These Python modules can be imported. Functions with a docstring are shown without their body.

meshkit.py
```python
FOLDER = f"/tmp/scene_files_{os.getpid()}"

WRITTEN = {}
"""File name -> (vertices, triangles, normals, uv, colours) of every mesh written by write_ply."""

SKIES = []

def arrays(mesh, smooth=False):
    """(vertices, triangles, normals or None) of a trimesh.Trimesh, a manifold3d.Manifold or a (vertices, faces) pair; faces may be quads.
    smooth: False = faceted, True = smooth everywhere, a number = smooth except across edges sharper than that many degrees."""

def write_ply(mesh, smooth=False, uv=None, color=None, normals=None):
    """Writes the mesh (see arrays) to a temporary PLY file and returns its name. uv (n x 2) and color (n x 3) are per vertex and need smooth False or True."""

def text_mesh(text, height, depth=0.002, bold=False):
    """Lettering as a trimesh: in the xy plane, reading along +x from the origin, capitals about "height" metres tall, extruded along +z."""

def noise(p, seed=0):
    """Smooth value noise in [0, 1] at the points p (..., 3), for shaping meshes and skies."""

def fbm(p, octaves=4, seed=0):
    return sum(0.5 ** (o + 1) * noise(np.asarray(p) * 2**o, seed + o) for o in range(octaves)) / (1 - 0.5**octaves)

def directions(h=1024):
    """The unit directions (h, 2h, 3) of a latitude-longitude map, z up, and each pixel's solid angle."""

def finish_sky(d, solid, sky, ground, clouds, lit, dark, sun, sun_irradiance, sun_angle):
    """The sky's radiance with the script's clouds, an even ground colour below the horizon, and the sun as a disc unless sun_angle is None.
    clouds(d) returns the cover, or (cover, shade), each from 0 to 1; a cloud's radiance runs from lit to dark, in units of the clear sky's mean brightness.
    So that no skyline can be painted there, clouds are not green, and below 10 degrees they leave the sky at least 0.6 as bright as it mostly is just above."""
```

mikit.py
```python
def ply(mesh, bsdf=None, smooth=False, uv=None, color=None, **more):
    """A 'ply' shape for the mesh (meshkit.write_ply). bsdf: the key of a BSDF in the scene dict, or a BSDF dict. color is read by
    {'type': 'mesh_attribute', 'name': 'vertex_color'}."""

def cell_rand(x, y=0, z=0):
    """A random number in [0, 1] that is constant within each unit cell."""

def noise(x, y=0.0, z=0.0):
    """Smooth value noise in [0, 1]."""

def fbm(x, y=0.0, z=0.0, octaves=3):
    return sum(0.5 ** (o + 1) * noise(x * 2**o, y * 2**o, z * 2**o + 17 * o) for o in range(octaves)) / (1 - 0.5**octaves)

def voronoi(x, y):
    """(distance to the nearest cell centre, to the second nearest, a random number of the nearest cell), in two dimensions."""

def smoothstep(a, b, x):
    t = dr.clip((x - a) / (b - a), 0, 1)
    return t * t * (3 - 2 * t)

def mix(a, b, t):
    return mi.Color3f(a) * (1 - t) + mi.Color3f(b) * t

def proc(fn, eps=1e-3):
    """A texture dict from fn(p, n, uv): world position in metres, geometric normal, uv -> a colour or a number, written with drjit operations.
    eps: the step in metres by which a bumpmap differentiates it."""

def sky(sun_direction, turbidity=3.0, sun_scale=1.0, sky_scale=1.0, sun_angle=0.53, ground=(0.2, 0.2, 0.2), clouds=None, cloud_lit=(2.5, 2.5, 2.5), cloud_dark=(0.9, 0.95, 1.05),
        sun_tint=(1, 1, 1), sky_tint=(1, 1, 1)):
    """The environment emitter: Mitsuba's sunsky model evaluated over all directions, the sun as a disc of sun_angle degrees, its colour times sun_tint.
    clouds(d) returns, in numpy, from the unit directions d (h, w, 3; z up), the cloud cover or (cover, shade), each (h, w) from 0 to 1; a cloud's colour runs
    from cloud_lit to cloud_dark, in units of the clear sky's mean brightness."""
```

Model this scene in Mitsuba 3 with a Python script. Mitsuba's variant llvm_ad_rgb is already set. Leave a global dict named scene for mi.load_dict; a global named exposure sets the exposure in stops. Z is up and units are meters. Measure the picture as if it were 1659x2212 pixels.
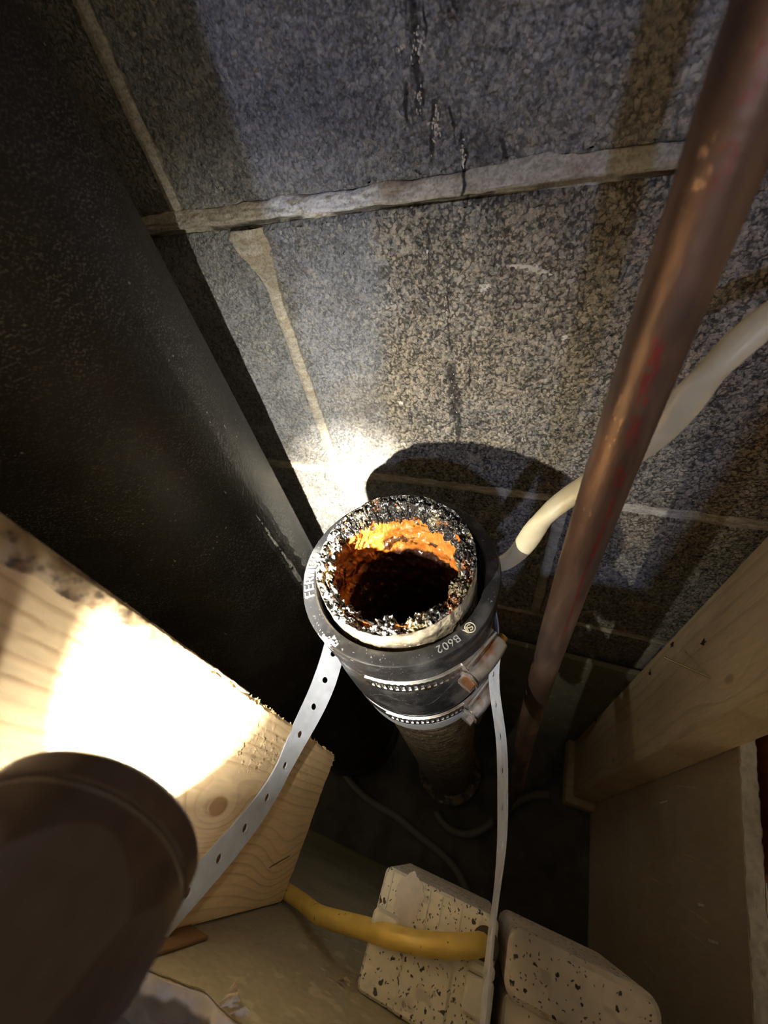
import math
import numpy as np, trimesh, manifold3d, drjit as dr
import mitsuba as mi
import mikit, meshkit
from mikit import noise, fbm, voronoi, cell_rand, smoothstep, mix, proc
from shapely.geometry import Polygon
T = mi.ScalarTransform4f
scene, labels = {}, {}

# ------------------------------------------------------------------ camera, light, exposure
FOCAL = 841.6
FWD = np.array([-.33796, .57849, -.74238]); UP = -np.array([.14824, -.74623, -.64897])
scene['camera'] = {'type': 'thinlens', 'fov': 2 * math.degrees(math.atan(829.5 / FOCAL)), 'fov_axis': 'x', 'near_clip': .01, 'far_clip': 20.,
                   'aperture_radius': .0007, 'focus_distance': .235,
                   'to_world': T().look_at(origin=[0, 0, 0], target=FWD.tolist(), up=UP.tolist())}
exposure = 2.75
FL_F = np.array([-.0818, -.0258, -.1040]); FL_N = np.array([-.3322, .7593, -.5596]); FL_N /= np.linalg.norm(FL_N)   # flashlight: middle of its front rim, beam direction
LED_POWER, BEAM, CORE, FLOOD = 215., .075, .42, .30
scene['room_glow'] = {'type': 'constant', 'radiance': {'type': 'rgb', 'value': [.0340, .0268, .0180]}}
LAMP_AT, LAMP = [.115, -.9, .45], [60, 70, 112]
scene['room_lamp'] = {'type': 'sphere', 'center': LAMP_AT, 'radius': .02, 'emitter': {'type': 'area', 'radiance': {'type': 'rgb', 'value': LAMP}}}
labels['room_lamp'] = {'label': 'small cool white lamp in the room behind the photographer, out of the frame', 'category': 'lamp'}

WALL, FLOOR = .2335, -.9
rng = np.random.default_rng(7)


# ------------------------------------------------------------------ helpers
def rgb(*c): return {'type': 'rgb', 'value': list(c)}


def mat(key, color, rough=.6, bump=None, eps=4e-4, **more):
    b = {'type': 'principled', 'base_color': rgb(*color) if isinstance(color, tuple) else proc(color), 'roughness': rough if not callable(rough) else proc(rough), **more}
    if bump is not None:
        b = {'type': 'bumpmap', 'arbitrary': proc(bump, eps), 'scale': 1.0, 'bsdf': b}
    scene[key] = {'type': 'twosided', 'bsdf': b}


def numbered(key):
    if key not in scene and key not in labels: return key
    k = 1
    while f'{key}_{k:03d}' in scene or f'{key}_{k:03d}' in labels: k += 1
    return f'{key}_{k:03d}'


def obj(name, mesh, m, parent=None, smooth=35, label=None, category=None, group=None, kind=None, **more):
    key = numbered(f'{parent}__{name}' if parent else name)
    scene[key] = mikit.ply(mesh, m, smooth=smooth, **more)
    tag(key, label, category, group, kind)
    return key


def tag(key, label=None, category=None, group=None, kind=None):
    d = {k: v for k, v in (('label', label), ('category', category), ('group', group), ('kind', kind)) if v}
    if d: labels[key] = d


def thing(name, label, category, group=None):
    key = numbered(name)
    tag(key, label, category, group)
    return key


def cbox(lo, hi, c=.001):
    lo, hi = np.array(lo, float), np.array(hi, float)
    pts = []
    for s in np.ndindex(2, 2, 2):
        p = np.where(s, hi, lo); d = np.where(s, -1, 1) * c
        for k in range(3):
            q = p + d; q[k] = p[k]; pts.append(q)
    return trimesh.convex.convex_hull(np.array(pts))


def grid(P, close_u=False, close_v=False):
    """Surface from P[nu, nv, 3]."""
    nu, nv = P.shape[:2]
    i, j = np.meshgrid(np.arange(nu if close_u else nu - 1), np.arange(nv if close_v else nv - 1), indexing='ij')
    a, b = i * nv + j, ((i + 1) % nu) * nv + j
    c, d = ((i + 1) % nu) * nv + (j + 1) % nv, i * nv + (j + 1) % nv
    f = np.stack([a, b, c, d], -1).reshape(-1, 4)
    return trimesh.Trimesh(P.reshape(-1, 3), np.vstack([f[:, [0, 1, 2]], f[:, [0, 2, 3]]]), process=False)


def spline(pts, n=60):
    from scipy.interpolate import CubicSpline
    p = np.array(pts, float); t = np.r_[0, np.cumsum(np.linalg.norm(np.diff(p, axis=0), axis=1))]
    return CubicSpline(t, p)(np.linspace(0, t[-1], n))


def frames(path, up):
    t = np.gradient(path, axis=0); t /= np.linalg.norm(t, axis=1, keepdims=True)
    u = np.broadcast_to(np.asarray(up, float), path.shape)
    s = np.cross(t, u); s /= np.linalg.norm(s, axis=1, keepdims=True)
    return t, s, np.cross(s, t)


def tube(path, ra, rb=None, up=(0, 0, 1), sides=20, rough=0.0, seed=0):
    """Swept tube, ra across, rb along up; closed ends."""
    path = np.asarray(path, float); rb = ra if rb is None else rb
    t, s, u = frames(path, up)
    a = np.linspace(0, 2 * np.pi, sides, endpoint=False)
    ra, rb = np.broadcast_to(ra, len(path)), np.broadcast_to(rb, len(path))
    P = path[:, None] + ra[:, None, None] * np.cos(a)[None, :, None] * s[:, None] + rb[:, None, None] * np.sin(a)[None, :, None] * u[:, None]
    if rough: P += rough * (meshkit.noise(P * 250, seed)[..., None] - .5) * (P - path[:, None]) / np.maximum(ra, rb)[:, None, None] * 2
    P = np.concatenate([np.broadcast_to(path[:1, None], (1, sides, 3)), P, np.broadcast_to(path[-1:, None], (1, sides, 3))])
    m = grid(P, close_v=True); m.fix_normals(); return m


def lathe(prof, center, axis=(0, 0, 1), n=96, x=None):
    """prof: (distance along axis, radius) pairs."""
    ax = np.asarray(axis, float); ax /= np.linalg.norm(ax)
    e = np.cross(ax, [0, 0, 1.] if abs(ax[2]) < .9 else [0, 1., 0]); e /= np.linalg.norm(e); g = np.cross(ax, e)
    a = np.linspace(0, 2 * np.pi, n, endpoint=False); d = np.cos(a)[:, None] * e + np.sin(a)[:, None] * g
    P = np.array([np.asarray(center) + s * ax + r * d for s, r in prof])
    return grid(P, close_v=True)


def ngrid(a, b, step): return np.linspace(a, b, max(2, int(round(abs(b - a) / step)) + 1))


cat = trimesh.util.concatenate

# ------------------------------------------------------------------ materials of the masonry
STAINS = [(-.0690, .03, -.0690, -.016, .0030), (-.0745, -.006, -.0748, -.018, .0014), (-.0625, -.014, -.0640, -.0330, .0013), (-.0503, -.024, -.0493, -.049, .0015), (-.0655, .02, -.0650, .004, .0006),
          (-.0604, -.085, -.0590, -.125, .0009), (-.0590, -.135, -.0585, -.178, .0052), (-.0560, -.172, -.0563, -.200, .0032), (-.0690, -.060, -.0700, -.080, .0009),
          (-.0325, -.029, -.0315, -.036, .0020), (-.0475, -.115, -.0485, -.150, .0009), (-.0555, -.016, -.0540, -.026, .0006), (-.055, .025, -.053, .008, .0030), (-.0745, -.0345, -.0700, -.0372, .0014)]


def stain(x, z):
    s = mi.Float(0)
    for k, (xa, za, xb, zb, w) in enumerate(STAINS):
        t = dr.clip((z - za) / (zb - za), -.15, 1.15)
        d = dr.abs(x - (xa + (xb - xa) * t) + .004 * (fbm(z * 190, x * 60, 3.1 + k, 3) - .5))
        along = smoothstep(-.15, .05, t) * (1 - smoothstep(.9, 1.15, t))
        s = dr.maximum(s, (1 - smoothstep(.15, 1.1, d / w + 1.6 * (fbm(x * 600, z * 330, 5, 3) - .5))) * along)
    return s


def wall_color(p, n, uv):
    x, z = p.x, p.z
    # crumbs of aggregate: two sizes of warped lumps with dark gaps between them here and there
    wx = x + .0016 * (fbm(x * 380, z * 380, 1, 2) - .5) + .0010 * (noise(x * 1100 + z * 300, z * 1100 - x * 300, 11) - .5)
    wz = z + .0016 * (fbm(x * 380, z * 380, 9, 2) - .5) + .0010 * (noise(x * 1100 + z * 300, z * 1100 - x * 300, 19) - .5)
    d1, d2, r = voronoi(wx * 500, wz * 500)
    e1, e2, q = voronoi(wx * 800 + 31, wz * 800 + 7)
    big = fbm(x * 16 + z * 5, z * 16 - x * 5, 2, 3); mid = fbm(x * 75 + z * 30, z * 75 - x * 30, 5, 3)
    fine = fbm(x * 1300 + z * 500, z * 1300 - x * 500, 4, 2)
    coarse = smoothstep(.38, .62, big * .5 + .5 * smoothstep(-.130, -.080, x)) * (1 - .75 * smoothstep(-.048, -.040, z))   # open, crumbly face against fine face
    gap = smoothstep(.44, .66, d1 + .60 * (fbm(x * 260 + z * 90, z * 260 - x * 90, 7, 2) - .5))
    gap2 = smoothstep(.46, .66, e1 + .5 * (noise(x * 420, z * 420, 27) - .5))
    g = .275 + .16 * (r - .5) * (.4 + .8 * coarse) + .10 * (q - .5) + .20 * (fine - .5) + .16 * (mid - .5)
    g = dr.maximum(g, .05) * (1 - (.42 + .30 * coarse) * gap) * (1 - (.26 + .20 * coarse) * gap2)
    tint = mix((.96, .98, 1.03), (1.07, .98, .84), smoothstep(.3, .8, r * .35 + big * .75))
    c = mi.Color3f(g) * 1.12 * tint * mix((1, 1, 1), (1.06, .98, .84), coarse)
    c = mix(c, mi.Color3f(.50, .48, .43), smoothstep(.84, .92, r) * smoothstep(.58, .70, noise(x * 90, z * 90, 8)) * (1 - gap) * .6)
    # white paint smear and dabs
    sm = dr.abs(z + .0795 + .25 * (x + .0153) + 14 * dr.square(x + .0153)) / .0016 + 2.2 * (noise(x * 900, z * 900, 2) - .5) + dr.square((x + .0150) / .010)
    c = mix(c, (.78, .72, .58), (1 - smoothstep(.5, 1.2, sm)) * .85)
    for cx, cz, w in ((.0059, -.1162, .0017), (-.040, -.088, .0022), (-.038, -.0875, .0015), (-.099, -.165, .0020)):
        dd = dr.sqrt(dr.square(x - cx) + dr.square(z - cz)) / w + 1.2 * (noise(x * 1100, z * 1100, 6) - .5)
        c = mix(c, (.80, .76, .66), (1 - smoothstep(.5, 1.1, dd)) * .85)
    s = stain(x, z)
    c = mix(c, mi.Color3f(.022, .020, .019), s * .85)
    damp = smoothstep(.02, .0, dr.abs(x + .045)) * smoothstep(-.012, -.032, z) * smoothstep(-.040, -.036, z)
    c = c * (1 - .55 * damp * smoothstep(.3, .6, mid))
    return c


def wall_rough(p, n, uv):
    return .93 - .70 * stain(p.x, p.z) * smoothstep(.3, .7, noise(p.x * 600, p.z * 600, 1))


def wall_bump(p, n, uv):
    x, z = p.x, p.z
    wx = x + .0016 * (fbm(x * 380, z * 380, 1, 2) - .5); wz = z + .0016 * (fbm(x * 380, z * 380, 9, 2) - .5)
    d1, d2, r = voronoi(wx * 500, wz * 500)
    return .0011 * (1 - smoothstep(.15, .62, d1 + .60 * (fbm(x * 260 + z * 90, z * 260 - x * 90, 7, 2) - .5))) * (.6 + .4 * r) + .0006 * fbm(x * 900 + z * 300, z * 900 - x * 300, 4, 2)


mat('concrete', wall_color, wall_rough, wall_bump, specular=.35)


def mortar_color(p, n, uv):
    x, z = p.x, p.z
    m = fbm(x * 240 + z * 170, z * 640 - x * 60, 3, 4); k = fbm(x * 30, z * 40, 11, 3)
    c = mix((.44, .40, .32), (.60, .56, .47), smoothstep(.2, .8, m))
    rust = smoothstep(.56, .72, fbm(x * 60, z * 200, 23, 3))
    c = mix(c, (.33, .24, .14), rust * .45)
    white = smoothstep(-.162, -.152, x) * (1 - smoothstep(-.105, -.085, x)) * smoothstep(-.06, -.05, z) * smoothstep(.25, .5, m)
    c = mix(c, (.80, .80, .80), white * .85)
    groove_shade = (1 - smoothstep(.0004, .0024, dr.abs(z + .0478 + .0026 * (fbm(x * 70, 5, 3, 3) - .5)))) * smoothstep(.40, .58, fbm(x * 45, z * 60, 13, 3))
    c = mix(c, (.05, .042, .036), groove_shade * .85)  # shade of the groove under the top joint, painted as a broken line
    c = mix(c, (.03, .027, .024), stain(x, z) * .95)
    c = c * (.65 + .7 * k) * (.75 + .25 * smoothstep(.25, .5, noise(x * 1100 + z * 400, z * 1300 - x * 400, 4)))
    return c


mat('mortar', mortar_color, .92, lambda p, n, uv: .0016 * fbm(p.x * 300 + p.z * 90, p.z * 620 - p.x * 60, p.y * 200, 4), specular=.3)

# ------------------------------------------------------------------ the block wall
wall = 'wall_back'
tag(wall, 'grey concrete block wall with mortar joints behind the pipes', None, None, 'structure')
JOINTS = [(-.0385, -.0490), (-.2450, -.2535), (-.4455, -.4540), (-.6490, -.6570), (-.8520, -.8600)]


def block(x0, x1, z0, z1, step, seed):
    xs, zs = ngrid(x0, x1, step), ngrid(z0, z1, step)
    X, Z = np.meshgrid(xs, zs, indexing='ij')
    P = np.stack([X, np.zeros_like(X), Z], -1)
    edge = np.minimum(np.minimum(X - x0, x1 - X), np.minimum(Z - z0, z1 - Z))
    chip = meshkit.fbm(P * 120, 3, seed)
    w = .0018 + .005 * np.clip(chip - .5, 0, 1)
    rec = .0030 * np.clip(1 - edge / w, 0, 1) ** 1.6
    rel = .0016 * (meshkit.fbm(P * 300, 3, seed + 5) - .5) + .0012 * (meshkit.fbm(P * 30, 2, seed + 9) - .5)
    pit = .0016 * np.clip((meshkit.fbm(P * np.array([210, 1, 170]), 3, seed + 3) - .60) / .1, 0, 1)
    P[..., 1] = WALL + rec - rel + pit
    rim = np.concatenate([P[0, :], P[1:, -1], P[-1, :-1][::-1], P[1:-1, 0][::-1]])
    back = rim.copy(); back[:, 1] = WALL + .04
    m = cat([grid(P), grid(np.stack([rim, back]), close_v=True)])
    return m


rows = [(JOINTS[0][0], .16), (JOINTS[1][0], JOINTS[0][1]), (JOINTS[2][0], JOINTS[1][1]), (JOINTS[3][0], JOINTS[2][1]), (JOINTS[4][0], JOINTS[3][1])]
heads = [(-.2265, .1800), (-.1765, .2300), (-.3790, .0270), (-.2520, .1540), (-.35, .05)]
for k, ((z0, z1), hs) in enumerate(zip(rows, heads)):
    for a, b in ((-.62, hs[0] - .0045), (hs[0] + .0045, hs[1] - .0045), (hs[1] + .0045, .56)):
        near = k < 3 and a > -.5
        obj('block', block(a, b, z0, z1, .0016 if near else .006, k * 7 + int(a > -.5)), 'concrete', wall, smooth=True)


def bed(z_top, z_bot, bulge, groove, seed, x0=-.62, x1=.56, step=.0016):
    xs = ngrid(x0, x1, step); nv = 34; v = np.linspace(0, 1, nv)
    q = np.stack([xs, xs * 0, xs * 0], 1)
    top = z_top + .0016 + (.0030 + bulge * .45) * (meshkit.fbm(q * 55, 3, seed) - .5)
    bot = z_bot - .0012 - .0036 * (meshkit.fbm(q * 60, 3, seed + 1) - .5)
    Z = top[:, None] + (bot - top)[:, None] * v
    prof = np.interp(v, [0, .10, .48, .60, .68, .78, 1], [0, .35, 1, .85, -groove * .6, -groove, -groove * .8])
    amp = bulge * (.55 + .9 * meshkit.fbm(q * 34, 3, seed + 2))
    Y = WALL + .0006 - amp[:, None] * prof
    P = np.stack([np.broadcast_to(xs[:, None], Z.shape), Y, Z], -1)
    P[..., 1] -= (.0016 + .2 * bulge) * (meshkit.fbm(P * np.array([150, 1, 520]), 4, seed + 3) - .5)
    back = P[:, [0, -1]].copy(); back[..., 1] = WALL + .02
    P = np.concatenate([back[:, :1], P, back[:, 1:]], 1)
    return grid(P)


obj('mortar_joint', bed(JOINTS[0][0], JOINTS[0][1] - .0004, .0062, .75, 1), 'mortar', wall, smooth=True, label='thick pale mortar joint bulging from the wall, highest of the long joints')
obj('mortar_joint', bed(*JOINTS[1], .0012, 1.2, 11), 'mortar', wall, smooth=True)
obj('mortar_joint', bed(*JOINTS[2], .0018, .9, 21), 'mortar', wall, smooth=True)
obj('mortar_joint', bed(*JOINTS[3], .0018, .9, 31, step=.005), 'mortar', wall, smooth=True)
obj('mortar_joint', bed(*JOINTS[4], .0018, .9, 41, step=.005), 'mortar', wall, smooth=True)


def head(x, z0, z1, half, bulge, seed, blob=None):
    zs = ngrid(z0, z1, .0016); v = np.linspace(-1, 1, 15)
    q = np.stack([zs * 0, zs * 0, zs], 1)
    l = half * (1 + .5 * (meshkit.fbm(q * 60, 3, seed) - .5)); r = half * (1 + .5 * (meshkit.fbm(q * 60, 3, seed + 1) - .5))
    if blob is not None:
        g = np.exp(-((zs - blob[0]) / blob[1]) ** 2); l = l + blob[2] * g; r = r + blob[3] * g
    X = x + np.where(v < 0, v * l[:, None], v * r[:, None])
    Y = WALL + .0008 - bulge * (1 - v ** 2)[None] * (.5 + meshkit.fbm(q * 50, 2, seed + 2))[:, None]
    P = np.stack([X, Y, np.broadcast_to(zs[:, None], X.shape)], -1)
    P[..., 1] -= .0012 * (meshkit.fbm(P * np.array([300, 1, 300]), 3, seed + 3) - .5)
    back = P[:, [0, -1]].copy(); back[..., 1] = WALL + .02
    return grid(np.concatenate([back[:, :1], P, back[:, 1:]], 1))


obj('head_joint', head(-.1765, -.2440, -.0495, .0050, .0022, 51, (-.058, .013, .0175, .0045)), 'mortar', wall, smooth=True, label='upright mortar joint lit from below with a smear at its top')
for k, ((z0, z1), hs) in enumerate(zip(rows, heads)):
    for h in hs:
        if h != -.1765:
            obj('head_joint', head(h, z0, z1, .0048, .0010, 60 + k), 'mortar', wall, smooth=True)

mat('resin', lambda p, n, uv: mix((.55, .42, .22), (.80, .80, .80), noise(p.x * 2000, p.y * 2000, p.z * 2000)), .12, specular=1.0, clearcoat=1.0, clearcoat_gloss=.95)
rs = []
for cx, cz_, sx, sz, n in ((-.0672, .003, .0030, .0035, 40), (-.0620, -.0205, .0022, .0050, 60), (-.0500, -.0315, .0007, .0042, 34), (-.0685, -.011, .0016, .0050, 18), (-.0745, .004, .0012, .0016, 10), (-.0585, -.155, .0040, .0160, 26), (-.0700, -.068, .0004, .0030, 8), (-.0605, -.095, .0014, .0100, 14)):
    for k in range(n):
        b = trimesh.creation.icosphere(1, rng.uniform(.00012, .00042)); b.apply_scale([1, .7, rng.uniform(1, 2.2)])
        b.apply_translation([cx + sx * rng.normal() * .6, WALL - .0004, cz_ + sz * rng.normal() * .6]); rs.append(b)
obj('resin_droplets', cat(rs), 'resin', wall, smooth=True, kind='stuff', label='glinting dried droplets along the dark streaks')

# floor
mat('floor_concrete', lambda p, n, uv: mi.Color3f(.10, .09, .075) * (.5 + fbm(p.x * 40, p.y * 40, 1, 4)), .95)
obj('floor', cbox([-1.4, -1.6, FLOOR - .05], [1.4, WALL + .03, FLOOR], .002), 'floor_concrete', smooth=False, label='dark dusty floor at the bottom of the wall cavity', kind='structure')

# ------------------------------------------------------------------ big black pipe on the left
mat('black_plastic', lambda p, n, uv: mi.Color3f(.024, .023, .021) * (.6 + .8 * fbm(p.x * 60, p.y * 60, p.z * 60, 3)) + mi.Color3f(.13, .122, .108) * smoothstep(.50, .80, fbm(p.x * 1300, p.y * 1300, p.z * 1300, 2)) * (.3 + .7 * smoothstep(.4, .7, fbm(p.x * 35, p.y * 35, p.z * 25, 3)))
    + mi.Color3f(.30, .28, .22) * smoothstep(.88, .92, noise(p.x * 520, p.y * 520, p.z * 520)) * smoothstep(.6, .75, noise(p.x * 50, p.y * 50, p.z * 50)),
    .46, lambda p, n, uv: .00055 * fbm(p.x * 620, p.y * 620, p.z * 620, 3), specular=.5)
PC = (-.2692, .1234)
bp = thing('black_pipe', 'large black pipe with a rough dusty skin standing upright left of the rusted pipe', 'pipe')
obj('barrel', lathe([(.35, .0), (.35, .09), (-.86, .09)], (*PC, 0), n=128), 'black_plastic', bp)
obj('hub', lathe([(-.855, .0905), (-.858, .095), (-.9, .095)], (*PC, 0), n=128), 'black_plastic', bp)

# ------------------------------------------------------------------ rusted iron pipe
AX = np.array([-.0602, .1018])
def iron_color(p, n, uv):
    m = fbm(p.x * 130, p.y * 130, p.z * 200, 4); f = fbm(p.x * 700, p.y * 700, p.z * 700, 3)
    c = mix((.065, .052, .034), (.22, .175, .11), smoothstep(.35, .7, m))
    c = c * (.45 + .9 * f)
    ring = smoothstep(.60, .72, fbm(p.x * 40, p.y * 40, p.z * 420, 3)) * smoothstep(-.40, -.46, p.z)
    c = mix(c, (.30, .20, .09), ring * .45)
    c = mix(c, (.55, .48, .36), smoothstep(.76, .80, noise(p.x * 500, p.y * 500, p.z * 500)) * .6)
    c = mix(c, (.62, .54, .38) * (mi.Color3f(.5) + .8 * f), smoothstep(-.182, -.176, p.z) * smoothstep(.25, .55, fbm(p.x * 90, p.y * 90, p.z * 90, 3)) * .85)
    return c
mat('rusty_iron', iron_color, .75, lambda p, n, uv: .0009 * fbm(p.x * 420, p.y * 420, p.z * 420, 4))
def crust_color(p, n, uv):
    f = fbm(p.x * 620, p.y * 620, p.z * 620, 3); m = fbm(p.x * 130 + 3, p.y * 130, p.z * 130, 3)
    side = smoothstep(.010, -.030, (p.x + .0602) * .75 + (p.y - .1018))                  # scale is paler on the left and front, darker at the back
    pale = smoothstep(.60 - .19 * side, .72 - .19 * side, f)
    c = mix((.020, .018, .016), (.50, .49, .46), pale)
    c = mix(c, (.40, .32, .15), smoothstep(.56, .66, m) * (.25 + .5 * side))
    return mix(c, (.34, .12, .03), smoothstep(.66, .74, fbm(p.x * 200, p.y * 200 + 4, p.z * 200, 3)) * .7)
mat('crust', crust_color, lambda p, n, uv: .18 + .40 * noise(p.x * 700, p.y * 700, p.z * 700), lambda p, n, uv: .0022 * fbm(p.x * 640, p.y * 640, p.z * 640, 4), eps=2e-4, metallic=.25, specular=.8)
def rust_color(p, n, uv):
    c = mix((.40, .115, .016), (.52, .20, .036), smoothstep(.35, .65, fbm(p.x * 150, p.y * 150, p.z * 150, 3)))
    c = mix(c, (.62, .36, .19), smoothstep(.66, .78, fbm(p.x * 260, p.y * 260, p.z * 260 + 5, 2)) * .8)
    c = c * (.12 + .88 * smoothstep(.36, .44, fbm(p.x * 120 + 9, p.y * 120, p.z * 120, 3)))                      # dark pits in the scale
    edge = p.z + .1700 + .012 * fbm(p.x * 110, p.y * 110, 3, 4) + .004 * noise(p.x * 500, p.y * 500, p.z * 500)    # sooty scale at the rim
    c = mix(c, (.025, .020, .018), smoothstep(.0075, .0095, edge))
    bore_shade = p.z + .2120 + .016 * (fbm(p.x * 90, p.y * 90, p.z * 60, 4) - .5)                                       # shade of the deep bore painted in as black
    return mix((.030, .012, .007), c, smoothstep(-.004, .003, bore_shade))
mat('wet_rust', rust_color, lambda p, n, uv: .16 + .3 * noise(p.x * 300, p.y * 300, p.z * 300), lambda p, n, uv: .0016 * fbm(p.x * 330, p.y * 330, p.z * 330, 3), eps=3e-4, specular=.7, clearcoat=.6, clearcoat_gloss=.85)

iron = thing('iron_pipe', 'rusted cast iron drain pipe broken open at the top, crusted orange inside', 'pipe')
TH = np.linspace(0, 2 * np.pi, 840, endpoint=False)
CI, SI = np.cos(TH), np.sin(TH)


def ringnoise(fr, octv, seed, z=0.): return meshkit.fbm(np.stack([CI * fr, SI * fr, CI * 0 + z], 1), octv, seed)


top_z = -.1668 + .0030 * (ringnoise(6, 4, 3) - .5) + .0030 * np.clip(SI, 0, 1) - .0012
r_out = .0422 + .0016 * (ringnoise(5, 3, 4) - .5) - .0006 * np.clip(ringnoise(14, 2, 14) - .55, 0, 1)
back_amt = np.clip(SI, 0, 1)
r_in = .0328 + .0075 * (ringnoise(6, 4, 5) - .5) + .0055 * (ringnoise(16, 4, 6) - .5)
# outside
zs = np.r_[np.linspace(0, 1, 30)[:, None] * 0 + 0]
L = []
for t in np.linspace(0, 1, 120):
    z = top_z * (1 - t) + (-.55) * t
    q = np.stack([CI * 12, SI * 12, z * 180 + CI * 0], 1)
    rr = r_out * (1 - min(1, t * 12)) + .0425 * min(1, t * 12) + .0010 * (meshkit.fbm(q, 3, 8) - .5)
    L.append(np.stack([AX[0] + rr * CI, AX[1] + rr * SI, z], 1))
for z in (-.56, -.885): L.append(np.stack([AX[0] + .0425 * CI, AX[1] + .0425 * SI, CI * 0 + z], 1))
obj('shell', grid(np.array(L), close_v=True), 'rusty_iron', iron, smooth=True)
obj('hub', lathe([(-.84, .0427), (-.842, .055), (-.9, .055)], (*AX, 0), n=64), 'rusty_iron', iron)
# crusted rim: a lumpy ring, pitted and cracked
NR = 56
u = np.linspace(0, 1, NR)
R = r_out[None] + (r_in - r_out)[None] * u[:, None]
Zr = top_z[None] + np.zeros((NR, 1))
q = np.stack([R * CI, R * SI, R * 0], -1)
lump = meshkit.fbm(q * 260, 4, 9) - .5; fine = meshkit.fbm(q * 900, 3, 10) - .5
ridge = np.abs(meshkit.fbm(q * 380 + 7, 3, 19) - .5) * 2
Zr = Zr + (.0062 * lump + .0030 * fine - .0030 * (1 - ridge) ** 3) * np.minimum(1, (u * 8))[:, None] - .0075 * (u[:, None] ** 2.2) * (.25 + .75 * np.clip(SI, 0, 1))[None] + .0012 * np.sin(np.pi * u)[:, None]
# an open crack between the wall of the pipe and the scale on the left and front
ang = np.degrees(np.arctan2(SI, CI)) % 360
crack = np.zeros_like(TH)
for a0, a1 in ((178, 226), (243, 275)):
    crack = np.maximum(crack, np.clip((ang - a0) / 6, 0, 1) * np.clip((a1 - ang) / 6, 0, 1))
cu = .55 + .18 * (ringnoise(9, 3, 12) - .5) * 2
Zr -= .0085 * crack[None] * np.exp(-((u[:, None] - cu[None]) / .10) ** 2)
gap = np.exp(-((ang - 262) / 5) ** 2) + .8 * np.exp(-((ang - 292) / 4) ** 2)
Zr -= .009 * gap[None] * u[:, None] ** 1.0
P = np.stack([AX[0] + R * CI, AX[1] + R * SI, Zr], -1)
under = np.stack([AX[0] + (r_in + .0010) * CI, AX[1] + (r_in + .0010) * SI, Zr[-1] - .004], -1)
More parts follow.
